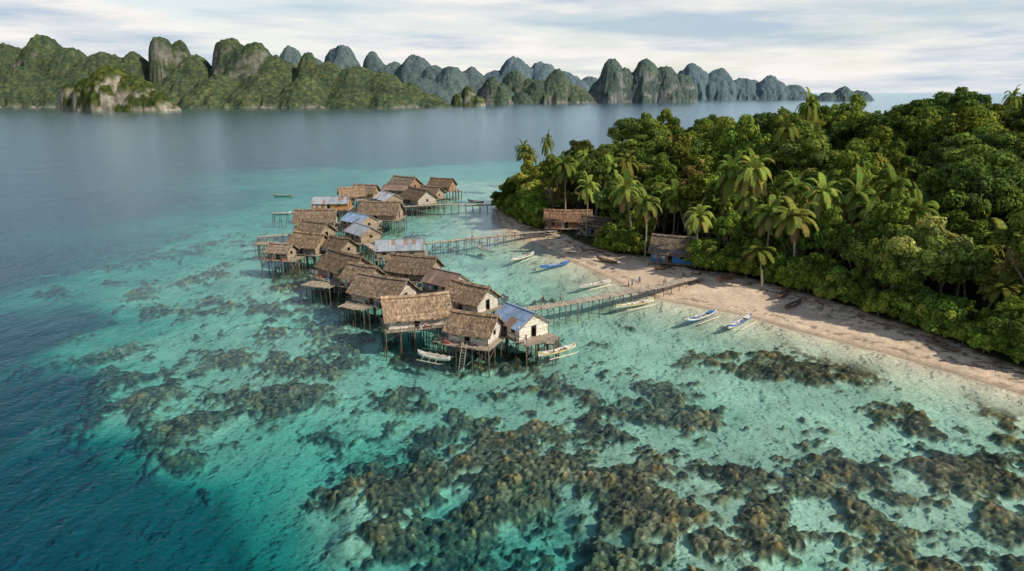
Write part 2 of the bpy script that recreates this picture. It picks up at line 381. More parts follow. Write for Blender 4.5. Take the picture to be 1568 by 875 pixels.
L1=[(-60,62,1950,170,2.0),(10,68,1930,140,2.0),(60,52,1910,90,2.2),(95,70,1900,120,1.9),(150,80,1860,140,1.9),(200,78,1890,110,2.0),(243,55,1860,42,4.0),(273,63,1880,46,3.2),(300,82,1870,120,1.8),(348,58,1850,60,3.6),(388,63,1840,62,3.2),(368,68,1840,84,2.4),(420,84,1840,120,1.8),(470,82,1810,54,2.5),(500,96,1810,130,1.8),(545,100,1790,120,1.7),(590,111,1770,100,1.6),(625,126,1760,85,1.5),(655,142,1740,60,1.5),
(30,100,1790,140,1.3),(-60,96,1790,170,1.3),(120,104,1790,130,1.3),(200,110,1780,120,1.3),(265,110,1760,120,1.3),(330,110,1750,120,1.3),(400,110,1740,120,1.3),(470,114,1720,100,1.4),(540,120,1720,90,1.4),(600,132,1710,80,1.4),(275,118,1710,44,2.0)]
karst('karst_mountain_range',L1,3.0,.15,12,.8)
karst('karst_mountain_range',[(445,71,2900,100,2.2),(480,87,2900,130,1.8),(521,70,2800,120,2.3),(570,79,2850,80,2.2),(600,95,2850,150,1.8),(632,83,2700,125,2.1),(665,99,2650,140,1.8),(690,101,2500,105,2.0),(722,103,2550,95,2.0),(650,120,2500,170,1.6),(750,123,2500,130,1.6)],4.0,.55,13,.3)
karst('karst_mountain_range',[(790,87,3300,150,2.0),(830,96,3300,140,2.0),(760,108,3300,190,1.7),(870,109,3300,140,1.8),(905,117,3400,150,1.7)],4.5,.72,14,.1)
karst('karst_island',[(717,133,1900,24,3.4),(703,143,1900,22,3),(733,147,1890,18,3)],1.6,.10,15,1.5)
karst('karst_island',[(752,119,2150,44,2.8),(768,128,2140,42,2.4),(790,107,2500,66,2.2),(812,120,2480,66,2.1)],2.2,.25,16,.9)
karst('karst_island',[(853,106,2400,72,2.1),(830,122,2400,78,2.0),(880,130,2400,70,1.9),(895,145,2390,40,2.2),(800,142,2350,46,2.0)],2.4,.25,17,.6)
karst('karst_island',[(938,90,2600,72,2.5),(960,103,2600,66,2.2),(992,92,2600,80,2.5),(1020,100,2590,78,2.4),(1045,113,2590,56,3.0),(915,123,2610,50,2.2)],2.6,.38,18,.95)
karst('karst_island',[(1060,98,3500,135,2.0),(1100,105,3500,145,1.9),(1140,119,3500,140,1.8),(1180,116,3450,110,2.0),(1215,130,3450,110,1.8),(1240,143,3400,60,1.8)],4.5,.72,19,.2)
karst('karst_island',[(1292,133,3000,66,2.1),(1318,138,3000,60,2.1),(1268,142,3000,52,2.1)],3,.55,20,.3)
# ---------------------------------------------------------------- trees
def tree_mesh(name,seed,Ht,Rc,cb,nc,nl,leaf,flat=.7,pal=None,low=-.15,trunk=True):
    rg=np.random.default_rng(seed);random.seed(seed)
    mb=MB()
    zc=cb+(Ht-cb)*.45;Rz=(Ht-cb)*.55
    cl=[]
    k=0
    while len(cl)<nc and k<4000:
        k+=1
        d=rg.normal(size=3);d/=np.linalg.norm(d)
        if d[2]<low:continue
        f=rg.uniform(.45,.98) if len(cl)>nc*.2 else rg.uniform(.1,.5)
        p=np.array([d[0]*Rc*f,d[1]*Rc*f,zc+d[2]*Rz*f*(.8+.3*rg.random())])
        r=Rc*rg.uniform(.17,.34)
        if any(np.linalg.norm(p-q)<(r+s)*.5 for q,s,_ in cl):continue
        cl.append((p,r,rg.random()))
    if trunk:
        bc=(.22,.18,.14)
        pts=[Vector((0,0,-1.2))];
        for i in range(1,6):
            pts.append(Vector((rg.uniform(-.25,.25)*i*.5,rg.uniform(-.25,.25)*i*.5,zc*i/5)))
        r0=.022*Ht+.06
        for i in range(5): mb.cyl(pts[i],pts[i+1],r0*(1-i*.15),r0*(1-(i+1)*.15),bc,7,1)
        for p,r,_ in cl[:14]:
            s=pts[random.choice([2,3,4])];e=Vector(p);mid=(s+e)/2+Vector((0,0,rg.uniform(-.4,.3)))
            mb.cyl(s,mid,r0*.4,r0*.27,bc,5,1);mb.cyl(mid,e,r0*.27,r0*.1,bc,5,1)
    tot=sum(r*r for _,r,_ in cl)
    V=[];Cc=[]
    for p,r,t in cl:
        n=int(nl*r*r/tot)
        d=rg.normal(size=(n,3));d[:,2]+=.35;d/=np.linalg.norm(d,axis=1)[:,None]
        lump=1+.25*np.sin(d[:,0]*5+t*9)*np.sin(d[:,1]*6+t*5)
        rr=r*lump*rg.uniform(.72,1.1,n)
        c=p+d*rr[:,None]*np.array([1,1,flat])
        nrm=d+rg.normal(size=(n,3))*.4;nrm[:,2]+=.25;nrm/=np.linalg.norm(nrm,axis=1)[:,None]
        a=np.cross(nrm,rg.normal(size=(n,3)));a/=np.linalg.norm(a,axis=1)[:,None]
        b=np.cross(nrm,a)
        s=leaf*rg.uniform(.6,1.3,n)[:,None]
        V.append(np.stack([c-a*s,c-b*s*.5+nrm*s*.1,c+a*s,c+b*s*.5+nrm*s*.1],1))
        P=np.array(pal)*np.array([2.45,2.35,2.0]);base=P[int(t*len(P)*.999)]
        cc=base[None]*rg.uniform(.6,1.4,n)[:,None]
        yl=rg.random(n)<.08
        cc[yl]=cc[yl]*np.array([1.4,1.2,.9])
        Cc.append(cc)
    V=np.concatenate(V).reshape(-1,3);Cc=np.concatenate(Cc)
    o=len(mb.v);mb.v.extend(map(tuple,V))
    n=len(Cc);mb.f.extend([[o+4*i,o+4*i+1,o+4*i+2,o+4*i+3] for i in range(n)])
    mb.c.extend(map(tuple,Cc));mb.m.extend([0]*n)
    return mb.mesh(name,[M_leaf,M_bark])
PG=[(.060,.090,.018),(.045,.076,.016),(.085,.112,.022),(.035,.058,.014),(.070,.098,.020),(.10,.122,.025)]
PO=[(.085,.098,.028),(.11,.113,.035),(.06,.080,.02),(.075,.083,.03),(.12,.118,.04)]
PD=[(.028,.050,.014),(.04,.066,.016),(.052,.078,.018),(.032,.053,.018)]
PB=[(.078,.120,.02),(.095,.135,.025),(.06,.095,.018),(.11,.145,.03)]
trees=[tree_mesh('rainforest_tree',101,14,5.2,4.0,38,11000,.33,.75,PG),
 tree_mesh('rainforest_tree',102,14.5,4.8,4.5,34,10500,.31,.7,PD),
 tree_mesh('rainforest_tree',103,13,5.6,3.8,36,11000,.34,.6,PO),
 tree_mesh('rainforest_tree',104,16.5,4.4,6.0,28,9500,.30,.8,PG),
 tree_mesh('rainforest_tree',105,12,5.0,2.0,42,11500,.32,.8,PB,-.4),
 tree_mesh('rainforest_tree',106,18,6.2,10,30,10500,.34,.5,PD)]
shrubs=[tree_mesh('shrub',201,3.6,2.6,.2,18,3800,.26,.8,PB,-.3,True),
 tree_mesh('shrub',202,4.6,2.9,.3,20,4200,.28,.9,PG,-.3,True)]
def palm_mesh(name,seed,Ht,Lf,nf,lean):
    rg=np.random.default_rng(seed);random.seed(seed);mb=MB()
    top=None;prev=Vector((0,0,-1));pr=.26;a=rg.uniform(0,6.28)
    for i in range(1,11):
        f=i/10;p=Vector((math.cos(a)*lean*f**1.6,math.sin(a)*lean*f**1.6,Ht*f));r=.22-.09*f
        mb.cyl(prev,p,pr,r,(.24,.20,.15) if i%2 else (.28,.24,.18),8,1);prev=p;pr=r
    top=prev
    for k in range(9):
        an=k*.7;mb.cyl(top+Vector((math.cos(an)*.2,math.sin(an)*.2,-.35)),top+Vector((math.cos(an)*.3,math.sin(an)*.3,-.05)),.05,.13,(.12,.10,.03),6,1)
    for k in range(nf):
        az=k*2.399+rg.uniform(-.15,.15);el=math.radians(78-105*(k/nf)+rg.uniform(-8,8));Lk=Lf*rg.uniform(.85,1.08)
        dirv=Vector((math.cos(az)*math.cos(el),math.sin(az)*math.cos(el),math.sin(el)))
        p=top.copy();n=22;seg=Lk/n;side=Vector((-math.sin(az),math.cos(az),0))
        old=(k/nf)
        base=(.20,.25,.05) if old<.7 else (.22,.21,.06)
        if old>.93: base=(.23,.15,.07)
        for j in range(n):
            q=p+dirv*seg
            mb.beam(p,q,.05*(1-j/n)+.015,.04,(.20,.20,.07),0)
            f=j/n
            ll=(.95*math.sin(math.pi*min(1,(f*.82+.16)))**.6+.1)*Lf/4.6
            if j>0:
                for sgn in(-1,1):
                    for o in(0,.5):
                        b0=p+(q-p)*o
                        up=side.cross(dirv)
                        if up.z<0: up=-up
                        dl=(side*sgn+dirv*.55+up*.12).normalized()
                        m1=b0+dl*ll*.5+Vector((0,0,-.04*ll));e=b0+dl*ll*.92+Vector((0,0,-(.28+.25*rg.random())*ll))
                        wv=dirv*(.06)
                        c=tuple(v*rg.uniform(.65,1.45) for v in base)
                        mb.add([tuple(b0-wv),tuple(b0+wv),tuple(m1+wv),tuple(m1-wv)],[(0,1,2,3)],c,0)
                        mb.add([tuple(m1-wv),tuple(m1+wv),tuple(e)],[(0,1,2)],c,0)
            p=q
            dirv=(dirv+Vector((0,0,-.065-.075*f-.02*(1-old)))).normalized()
    return mb.mesh(name,[M_leaf,M_bark])
palms=[palm_mesh('coconut_palm',301,12.5,4.7,24,1.2),palm_mesh('coconut_palm',302,11,4.4,22,2.4),palm_mesh('coconut_palm',303,14,4.8,26,.6),palm_mesh('coconut_palm',304,4.5,3.8,16,.4)]
random.seed(11)
def put(me,name,x,y,z,s,sz=None):
    o=bpy.data.objects.new(name,me);o.location=(x,y,z);o.scale=(s,s,sz or s);o.rotation_euler=(U(-.05,.05),U(-.05,.05),U(0,6.28));link(o);return o
palm_list=[(1225,335,0,14,1.1),(1150,262,2,20,1.05),(1107,266,0,19,1.0),(1290,300,1,17,1.1),(972,292,1,15,1.0),(992,312,0,13,.9),(804,230,0,15,.85),(868,256,2,17,1.0),(838,220,1,16,.85),(1545,368,0,12.5,1.15),(1172,388,1,8,.95),(1035,296,0,14,.95),(895,240,2,16,.9),(1272,440,3,3.8,.9),(1490,400,1,9.5,.95),(1330,320,0,15,1.0),(940,262,0,16,.9),(1420,330,1,16,1.0),(850,255,1,15,.9),(1265,298,2,17,1.0),(1070,330,1,12,.9),(1510,440,1,8,.85),(1180,330,0,14,1.0),(900,290,1,13,.9),(1130,300,1,15,.9),(1205,290,0,17,.9),(960,250,2,18,.9),(1380,290,0,18,1.0)]
pxy=[]
for px,py,k,z,s in palm_list:
    x,y=G(px,py,z);gz=max(ground_z(x,y),0.3)
    hh=[12.5,11,14,4.5][k]
    want=z-gz
    o=put(palms[k],'coconut_palm',x,y,gz-.1,s,s)
    o.scale=(s,s,max(.6,want/hh));pxy.append((x,y))
# forest scatter
gx,gy=np.meshgrid(np.arange(-10,290,4.8),np.arange(45,440,4.8))
gx=gx+rng.uniform(-2.1,2.1,gx.shape);gy=gy+rng.uniform(-2.1,2.1,gy.shape)
gx=gx.ravel();gy=gy.ravel()
v=sdpoly(gx,gy,veg);az=np.degrees(np.arctan2(gx,gy))
keep=(v>.8)&(az>-5)&(az<44)
gx,gy,v=gx[keep],gy[keep],v[keep]
tz,_=terrain(gx,gy)
huts_clear=[(G(1032,400,1.5),6.5),(G(868,345,2),6.0),(G(915,352,2),5.0)]
cnt=0
for x,y,vv,z in zip(gx,gy,v,tz):
    if any(math.hypot(x-c[0],y-c[1])<r+1.5 or (abs(x-c[0]*y/c[1])<r*.8 and 0<c[1]-y<16) for c,r in huts_clear): continue
    if vv>12 and R()<.45: continue
    if any(math.hypot(x-a,y-b)<3.8 for a,b in pxy) and vv<30: continue
    tip=sstep(-5,60,np.array([x]))[0]
    s=(.82+.20*min(1,vv/25.)+.13*tip*min(1,vv/45.))*(U(.70,1.12) if R()<.8 else U(1.12,1.32))
    if vv<4: s*=.70
    if vv>3.5 and R()<.03:
        k=random.choice([0,1,2]);q=U(.85,1.0);put(palms[k],'coconut_palm',x,y,z-.2,q,max(.8,s*U(1.0,1.15)))
    else:
        k=random.choices(range(6),[3,3,2.2,2,3 if vv<30 else 1.2,1.8 if vv>12 else .1])[0]
        put(trees[k],'rainforest_tree',x,y,z-.2,s,s*U(.85,1.08))
    cnt+=1
# shrubs on the beach edge
for i in range(330):
    k=i%2
    t=R()
    seg=random.randrange(0,15);a0,b0=veg[seg],veg[seg+1]
    x=a0[0]+(b0[0]-a0[0])*t+U(-.5,2.8);y=a0[1]+(b0[1]-a0[1])*t+U(.0,5.0)
    if any(math.hypot(x-c[0],y-c[1])<r for c,r in huts_clear): continue
    if any((abs(x-c[0]*y/c[1])<r*.8 and 0<c[1]-y<16) for c,r in huts_clear): continue
    put(shrubs[k],'shrub',x,y,max(.1,ground_z(x,y))-.2,U(.5,1.25))
print('trees',cnt)
# ---------------------------------------------------------------- houses
def jit(c,a=.18):
    f=1+U(-a,a);return tuple(max(0,v*f) for v in c)
WD=(.15,.115,.085)
def house(px,py,L,W,rot,roof='thatch',wall=(.34,.29,.23),dz=1.65,wh=1.9,rise=None,deckx=.9,decky=1.0,gcol=None,ladder=False,base=None,name='stilt_house',bed=-3.0,tone=None):
    rise=rise or (W*.36 if roof=='thatch' else W*.24)
    zc=dz+wh+rise*.5
    x,y=G(px,py,zc) if base is None else base[:2]
    e=bpy.data.objects.new(name,None);e.empty_display_size=1;e.location=(x,y,0 if base is None else base[2]);e.rotation_euler=(0,0,math.radians(rot));link(e)
    hl,hw=L/2,W/2
    # stilts
    mb=MB()
    dx0,dx1=-hl-deckx*.6,hl+deckx;dy0,dy1=-hw-decky,hw+.3
    nx=max(3,int((dx1-dx0)/2.0)+1);ny=max(3,int((dy1-dy0)/2.0)+1)
    P={}
    for i in range(nx):
        for j in range(ny):
            a=dx0+.1+(dx1-dx0-.2)*i/(nx-1);b=dy0+.1+(dy1-dy0-.2)*j/(ny-1)
            P[i,j]=(a,b)
            mb.cyl((a+U(-.15,.15),b+U(-.15,.15),bed),(a,b,dz-.02),.10,.085,jit(WD,.3),6)
            if R()<.3 and bed<-1: # raking prop
                mb.cyl((a+U(-.9,.9),b+U(-.9,.9),bed),(a,b,dz-.1),.06,.05,jit(WD,.3),5)
    if bed<-1:
        for j in (0,ny-1):
            for i in range(nx-1):
                if R()<.75:
                    p,q=P[i,j],P[i+1,j];z0,z1=(.3,dz-.2) if R()<.5 else (dz-.2,.3)
                    mb.beam((p[0],p[1]-.09,z0),(q[0],q[1]-.09,z1),.07,.05,jit(WD,.3))
        for i in (0,nx-1):
            for j in range(ny-1):
                if R()<.75:
                    p,q=P[i,j],P[i,j+1];mb.beam((p[0]+.09,p[1],.3),(q[0]+.09,q[1],dz-.2),.07,.05,jit(WD,.3))
    for j in range(ny):
        b=P[0,j][1];mb.beam((dx0-.2,b,dz-.14),(dx1+.2,b,dz-.14),.1,.12,jit(WD,.2))
    mb.obj('stilts',[M_wood],e)
    # deck
    mb=MB();xx=dx0
    while xx<dx1:
        w=U(.2,.27)
        mb.box((xx+w/2,(dy0+dy1)/2+U(-.12,.12),dz-.05),(w-.02,dy1-dy0+U(-.15,.2),.05),jit((.30,.25,.19),.3));xx+=w
    if R()<.6:   # porch rail
        for i in range(nx):
            mb.cyl((P[i,0][0],dy0+.1,dz-.02),(P[i,0][0],dy0+.1,dz+.9),.04,.035,jit(WD,.3),5)
        mb.beam((dx0,dy0+.1,dz+.85),(dx1,dy0+.1,dz+.87),.06,.05,jit(WD,.3))
    mb.obj('deck',[M_wood],e)
    # walls with real openings
    mb=MB();bh=.21
    def wallrun(p0,d,length,ops,gable=False):
        d=Vector(d);z=0.
        while z<wh+(rise-.25 if gable else 0)-.01:
            if gable and z>wh:
                k=(z+bh*.5-wh)/rise;s0,s1=length*.5*k,length*(1-.5*k)
            else:s0,s1=0,length
            ints=[(s0,s1)]
            for o in ops:
                if z+bh*.5>o[2] and z+bh*.5<o[3]:
                    ni=[]
                    for a,b in ints:
                        if o[1]<=a or o[0]>=b: ni.append((a,b))
                        else:
                            if a<o[0]:ni.append((a,o[0]))
                            if o[1]<b:ni.append((o[1],b))
                    ints=ni
            for a,b in ints:
                if b-a<.05: continue
                c=Vector(p0)+d*((a+b)/2);ang=math.atan2(d.y,d.x)
                n=Vector((-d.y,d.x,0))*U(-.012,.012)
                mb.box((c.x+n.x,c.y+n.y,dz+z+bh/2),(b-a,.035,bh-.012),jit(wall if not(gable and z>wh and gcol) else gcol,.22),Matrix.Rotation(ang,3,'Z'))
            z+=bh
        for o in ops:  # frames
            ang=math.atan2(d.y,d.x)
            for s in(o[0],o[1]):
                c=Vector(p0)+d*s;mb.box((c.x,c.y,dz+(o[2]+o[3])/2),(.07,.09,o[3]-o[2]+.1),jit((.22,.17,.12)),Matrix.Rotation(ang,3,'Z'))
            c=Vector(p0)+d*((o[0]+o[1])/2);mb.box((c.x,c.y,dz+o[3]+.02),(o[1]-o[0]+.16,.1,.07),jit((.22,.17,.12)),Matrix.Rotation(ang,3,'Z'))
    w1=(L*.12,L*.12+.8,.75,1.5);w2=(L*.72,L*.72+.8,.75,1.5);dr=(L*.42,L*.42+.85,0,1.75)
    wallrun((-hl,-hw,0),(1,0,0),L,[w1,w2,dr])
    wallrun((-hl,hw,0),(1,0,0),L,[w1,w2])
    gw=(W*.5-.4,W*.5+.4,.75,1.5)
    gd=(W*.5-.45,W*.5+.45,0,1.75)
    wallrun((-hl+.02,-hw,0),(0,1,0),W,[gw],True)
    wallrun((hl-.02,-hw,0),(0,1,0),W,[gd if R()<.5 else gw],True)
    for sx in(-1,1):
        for sy in(-1,1): mb.box((sx*(hl+.01),sy*(hw+.01),dz+wh/2),(.12,.12,wh),jit((.2,.16,.12)))
    mb.obj('walls',[M_wall],e)
    # door leaf and shutters
    mb=MB();mb.box((-hl+dr[0]-.42,-hw-.06,dz+.88),(.82,.04,1.72),jit(random.choice([(.25,.2,.15),(.12,.22,.3),(.4,.36,.3)])));mb.obj('door',[M_wall],e)
    mb=MB()
    for w_ in(w1,w2):
        mb.box((-hl+(w_[0]+w_[1])/2,-hw-.25,dz+w_[3]-.12),(.8,.5,.03),jit((.26,.21,.16)),Matrix.Rotation(-.35,3,'X'))
    mb.obj('window_shutters',[M_wall],e)
    mb=MB();ov=.65 if roof=='thatch' else .4;sl=math.atan2(rise,hw);RL=(hw+ov)/math.cos(sl)
    zr=dz+wh+rise
    if roof=='thatch':
        tone=tone or random.choice([(.27,.190,.122),(.225,.168,.115),(.30,.215,.14),(.21,.152,.10),(.27,.21,.155)])
        nxr=int((L+2*ov)/.3);ns=9
        for sy in(-1,1):
            T=[];B=[]
            for i in range(nxr+1):
                x_=-hl-ov+(L+2*ov)*i/nxr
                sag=-.14*(1-(2*i/nxr-1)**2)
                rt=[];rb=[]
                for j in range(ns+1):
                    f=j/ns*(1+(U(-.03,.03) if j==ns else 0));s=f*RL
                    step=.07*((j%3)/3.)
                    pz=zr+sag-s*math.sin(sl)+U(-.05,.05)-step+(.12 if j==0 else 0)-.05*f*f
                    rt.append((x_+U(-.03,.03),sy*(s*math.cos(sl)),pz+.12));rb.append((x_,sy*(s*math.cos(sl)),pz-.10))
                T.append(rt);B.append(rb)
            for i in range(nxr):
                patch=.75 if R()<.08 else 1.0
                for j in range(ns):
                    tt=tuple(v_*(.74 if j%3==0 else 1)*patch for v_ in tone)
                    q=[T[i][j],T[i+1][j],T[i+1][j+1],T[i][j+1]];mb.add(q if sy<0 else q[::-1],[(0,3,2,1)],jit(tt,.28))
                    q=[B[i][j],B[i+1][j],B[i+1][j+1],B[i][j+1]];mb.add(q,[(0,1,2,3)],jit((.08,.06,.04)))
                q=[T[i][ns],T[i+1][ns],B[i+1][ns],B[i][ns]];mb.add(q,[(0,1,2,3)],jit(tone,.3))
            for i in(0,nxr):
                for j in range(ns): mb.add([T[i][j],T[i][j+1],B[i][j+1],B[i][j]],[(0,1,2,3)],jit(tone,.3))
            # loose straw
            for k in range(int(80*L)):
                x_=U(-hl-ov,hl+ov);s=U(.0,1)**.8*RL;ln=U(.3,.8);h_=U(.13,.2)
                sag=-.14*(1-(x_/(hl+ov))**2)
                s2=min(s+ln,RL+U(.02,.3));dxs=U(-.14,.14);w=U(.02,.05)
                def pt(xx,ss,hh):return (xx,sy*ss*math.cos(sl),zr+sag-ss*math.sin(sl)+hh-.05*(ss/RL)**2)
                mb.add([pt(x_-w,s,h_-.06),pt(x_+w,s,h_-.06),pt(x_+w+dxs,s2,h_),pt(x_-w+dxs,s2,h_)],[(0,1,2,3)],jit(tone,.6))
        # ridge cap
        n=int(L/.5)
        for i in range(n):
            x_=-hl-ov+(L+2*ov)*(i+.5)/n;sag=-.14*(1-(x_/(hl+ov))**2)
            for sy in(-1,1):
                mb.box((x_,sy*.2,zr+sag+.17),((L+2*ov)/n*1.02,.5,.07),jit(tone,.25),Matrix.Rotation(-sy*(sl+U(-.06,.06)),3,'X'))
        for k in range(int(L/1.6)):
            x_=-hl+U(.2,L-.2);mb.beam((x_,-.55,zr-.15),(x_+U(-.1,.1),.5,zr+.38),.05,.05,WD);mb.beam((x_,.55,zr-.15),(x_,-.5,zr+.38),.05,.05,WD)
        mb.obj('roof',[M_thatch],e)
    else:
        base_c={'blue':(.25,.35,.48),'grey':(.34,.38,.41),'rust':(.25,.17,.13),'white':(.48,.52,.55)}[roof]
        nxr=int((L+2*ov)/.07)
        for sy in(-1,1):
            for row in range(2):
                s0,s1=row*RL*.5-.03,(row+1)*RL*.5+.05;lift=.02*(1-row)
                sheet=None
                for i in range(nxr):
                    if i%12==0: sheet=jit(base_c,.16);
                    if i%12==0 and R()<.14: sheet=jit((.30,.20,.14),.2)
                    x0=-hl-ov+.07*i;x1=x0+.07;za=.025*math.sin(i*1.57);zb=.025*math.sin((i+1)*1.57)
                    q=[(x0,sy*s0*math.cos(sl),zr-s0*math.sin(sl)+za+lift),(x1,sy*s0*math.cos(sl),zr-s0*math.sin(sl)+zb+lift),(x1,sy*s1*math.cos(sl),zr-s1*math.sin(sl)+zb+lift),(x0,sy*s1*math.cos(sl),zr-s1*math.sin(sl)+za+lift)]
                    mb.add(q,[(0,1,2,3) if sy>0 else (3,2,1,0)],sheet)
            for xe in(-hl-ov+.05,hl+ov-.08):
                mb.beam((xe,0,zr-.1),(xe,sy*(hw+ov),zr-.1-RL*math.sin(sl)),.06,.12,(.28,.24,.2))
        mb.box((0,0,zr+.045),(L+2*ov,.34,.03),jit(base_c,.1))
        mb.obj('roof',[M_metal],e)
    if ladder:
        mb=MB();x_=hl*.1
        for dx in(-.35,.35): mb.cyl((x_+dx,dy0-1.3,-1.2),(x_+dx,dy0,dz+.7),.05,.045,(.4,.34,.26),6)
        for k in range(9):
            f=.12+k*.1;mb.cyl((x_-.4,dy0-1.3+1.3*f,-1.2+(dz+1.9)*f),(x_+.4,dy0-1.3+1.3*f,-1.2+(dz+1.9)*f),.035,.035,(.38,.32,.24),5)
        mb.obj('ladder',[M_wood],e)
    # clutter on deck
    mb=MB()
    for k in range(4):
        x_=U(dx0+.4,dx1-.4);r=U(.15,.3);c=random.choice([(.3,.25,.18),(.1,.2,.35),(.35,.1,.07),(.4,.4,.38),(.12,.1,.08)])
        mb.cyl((x_,dy0+.5,dz-.02),(x_,dy0+.5,dz+r*1.6),r*.8,r,c,9)
    if R()<.45:
        mb.beam((dx0+.3,dy0+.25,dz+1.35),(dx0+3.4,dy0+.25,dz+1.4),.015,.015,(.3,.3,.3))
        for q in(.3,3.4): mb.cyl((dx0+q,dy0+.25,dz-.02),(dx0+q,dy0+.25,dz+1.45),.03,.03,WD,5)
        for k in range(5):
            mb.box((dx0+.7+k*.55,dy0+.25,dz+1.03),(.42,.015,.66),random.choice([(.5,.12,.1),(.12,.2,.45),(.6,.58,.52),(.5,.4,.12),(.2,.35,.3)]))
    mb.obj('household_items',[M_paint],e)
    return e
W1=(.44,.39,.33);W2=(.32,.25,.18);W3=(.55,.51,.45);WO=(.45,.24,.07)
random.seed(21)
house(636,463,9.0,5.8,17,'thatch',W3,deckx=1.0,decky=1.2)
house(727,489,6.0,4.8,-22,'thatch',W3,ladder=True,rise=1.7,decky=1.6)
house(797,480,6.0,5.4,-52,'blue',(.64,.59,.5),rise=1.7,deckx=2.2,decky=.4)
house(722,443,7.0,5.0,-40,'thatch',W3,rise=1.8)
house(683,422,6.6,4.6,-40,'rust',W1,rise=1.6)
house(587,433,9.0,5.8,-28,'thatch',W1)
house(530,397,9.2,6.4,-42,'thatch',W2,rise=2.3,decky=2.0)
house(613,372,9.6,6.4,8,'grey',W2,rise=1.5)
house(634,400,8.4,5.6,-20,'thatch',W2)
house(556,413,5.4,4.4,-30,'thatch',W2,rise=1.6)
house(474,364,7.4,5.6,-25,'thatch',W2,rise=2.0)
house(431,377,4.4,3.4,-15,'thatch',W2,rise=1.1,deckx=1.8,decky=1.2)
house(483,346,7.0,5.2,-30,'thatch',W2)
house(484,328,9.6,6.0,5,'thatch',W1)
house(508,305,10.2,6.8,3,'grey',WO,rise=1.5)
house(555,349,7.8,5.2,-50,'grey',W2,rise=1.5)
house(550,332,7.8,5.6,-40,'blue',W2,rise=1.5)
house(521,369,5.0,4.2,-35,'thatch',W2,rise=1.5)
house(583,316,10.4,6.8,-8,'thatch',W2)
house(594,299,8.4,5.8,-55,'white',W2,rise=1.7)
house(538,292,7.2,5.6,20,'thatch',W1)
house(560,288,7.0,5.6,-10,'thatch',(.38,.24,.12))
house(620,276,9.6,6.8,-35,'thatch',(.33,.2,.12))
house(641,295,9.6,6.8,-50,'thatch',W1,rise=2.4)
house(606,286,7.8,5.6,-10,'rust',W2)
house(660,290,6.6,5,-30,'thatch',W2)
house(677,278,7.8,5.8,-20,'thatch',(.36,.22,.13))
# shore houses
TD=(.15,.115,.085)
x,y=G(1032,383,4.0);hz=ground_z(x,y)
house(0,0,8.0,6.0,-22,'thatch',(.06,.24,.52),dz=.5,wh=2.3,rise=2.5,base=(x,y,hz),name='beach_hut',bed=-.6,deckx=.5,decky=.8,tone=TD)
x,y=G(870,329,5.0);hz=max(ground_z(x,y),.3)
house(0,0,11,6.0,-4,'thatch',(.3,.18,.11),dz=.5,wh=2.3,rise=1.8,base=(x,y,hz),name='beach_hut',bed=-.6,tone=(.21,.13,.085))
x,y=G(915,342,4.5);hz=max(ground_z(x,y),.3)
house(0,0,7,5.0,-30,'thatch',W2,dz=.5,wh=2.2,rise=1.8,base=(x,y,hz),name='beach_hut',bed=-.6,tone=TD)
# ---------------------------------------------------------------- piers
def pier(pts,z0,z1,w,name='wooden_pier',bed=-2.6):
    mb=MB();P=[Vector((a[0],a[1],0)) for a in pts]
    tot=sum((P[i+1]-P[i]).length for i in range(len(P)-1));run=0
    for i in range(len(P)-1):
        a,b=P[i],P[i+1];d=(b-a);L=d.length;d.normalize();n=Vector((-d.y,d.x,0));s=0
        ang=math.atan2(d.y,d.x)
        while s<L:
            bw=U(.16,.24);z=z0+(z1-z0)*(run+s)/tot+U(-.012,.012)
            c=a+d*(s+bw/2);mb.box((c.x+n.x*U(-.08,.08),c.y+n.y*U(-.08,.08),z),(bw-.025,w+U(-.15,.15),.045),jit((.44,.37,.29),.3),Matrix.Rotation(ang+U(-.03,.03),3,'Z'));s+=bw
        for sg in(-1,0,1):
            q=a+n*sg*w*.38;r=b+n*sg*w*.38
            mb.beam((q.x,q.y,z0+(z1-z0)*run/tot-.1),(r.x,r.y,z0+(z1-z0)*(run+L)/tot-.1),.09,.13,WD)
        k=int(L/2.3)+1
        for j in range(k):
            c=a+d*(L*j/k);z=z0+(z1-z0)*(run+L*j/k)/tot
            e=[]
            for sg in(-1,1):
                q=c+n*sg*w*.46;t=U(.1,.6) if R()<.35 else 0
                mb.cyl((q.x+n.x*sg*U(0,.25),q.y+n.y*sg*U(0,.25),bed),(q.x,q.y,z+t),.09,.075,jit((.17,.13,.1),.3),6);e.append(q)
            mb.beam((e[0].x,e[0].y,z-.25),(e[1].x,e[1].y,z-.25),.1,.1,WD)
            if R()<.4: mb.beam((e[0].x,e[0].y,z-.3),(e[1].x,e[1].y,.1),.06,.06,WD)
        run+=L
    return mb.obj(name,[M_wood])
zp=1.6
pier([G(806,474,zp),G(880,463,zp),G(960,449,zp),G(1010,441,zp),G(1045,432,zp),G(1074,426,zp)],zp,2.0,2.1)
pier([G(652,373,zp),G(700,368,zp),G(760,363,zp),G(812,358,zp),G(852,356,zp)],zp,2.0,1.7)
pier([G(600,318,zp),G(680,313,zp),G(757,314,zp)],zp,zp,1.6)
pier([G(395,363,1.6),G(445,360,1.6)],1.6,1.6,1.5)
pier([G(418,327,1.2),G(460,326,1.5)],1.2,1.5,1.3)
pier([G(806,474,zp),G(748,468,zp),G(700,455,zp),G(655,430,zp),G(600,398,zp),G(560,372,zp),G(575,345,zp),G(600,318,zp)],zp-.03,zp-.03,1.5)
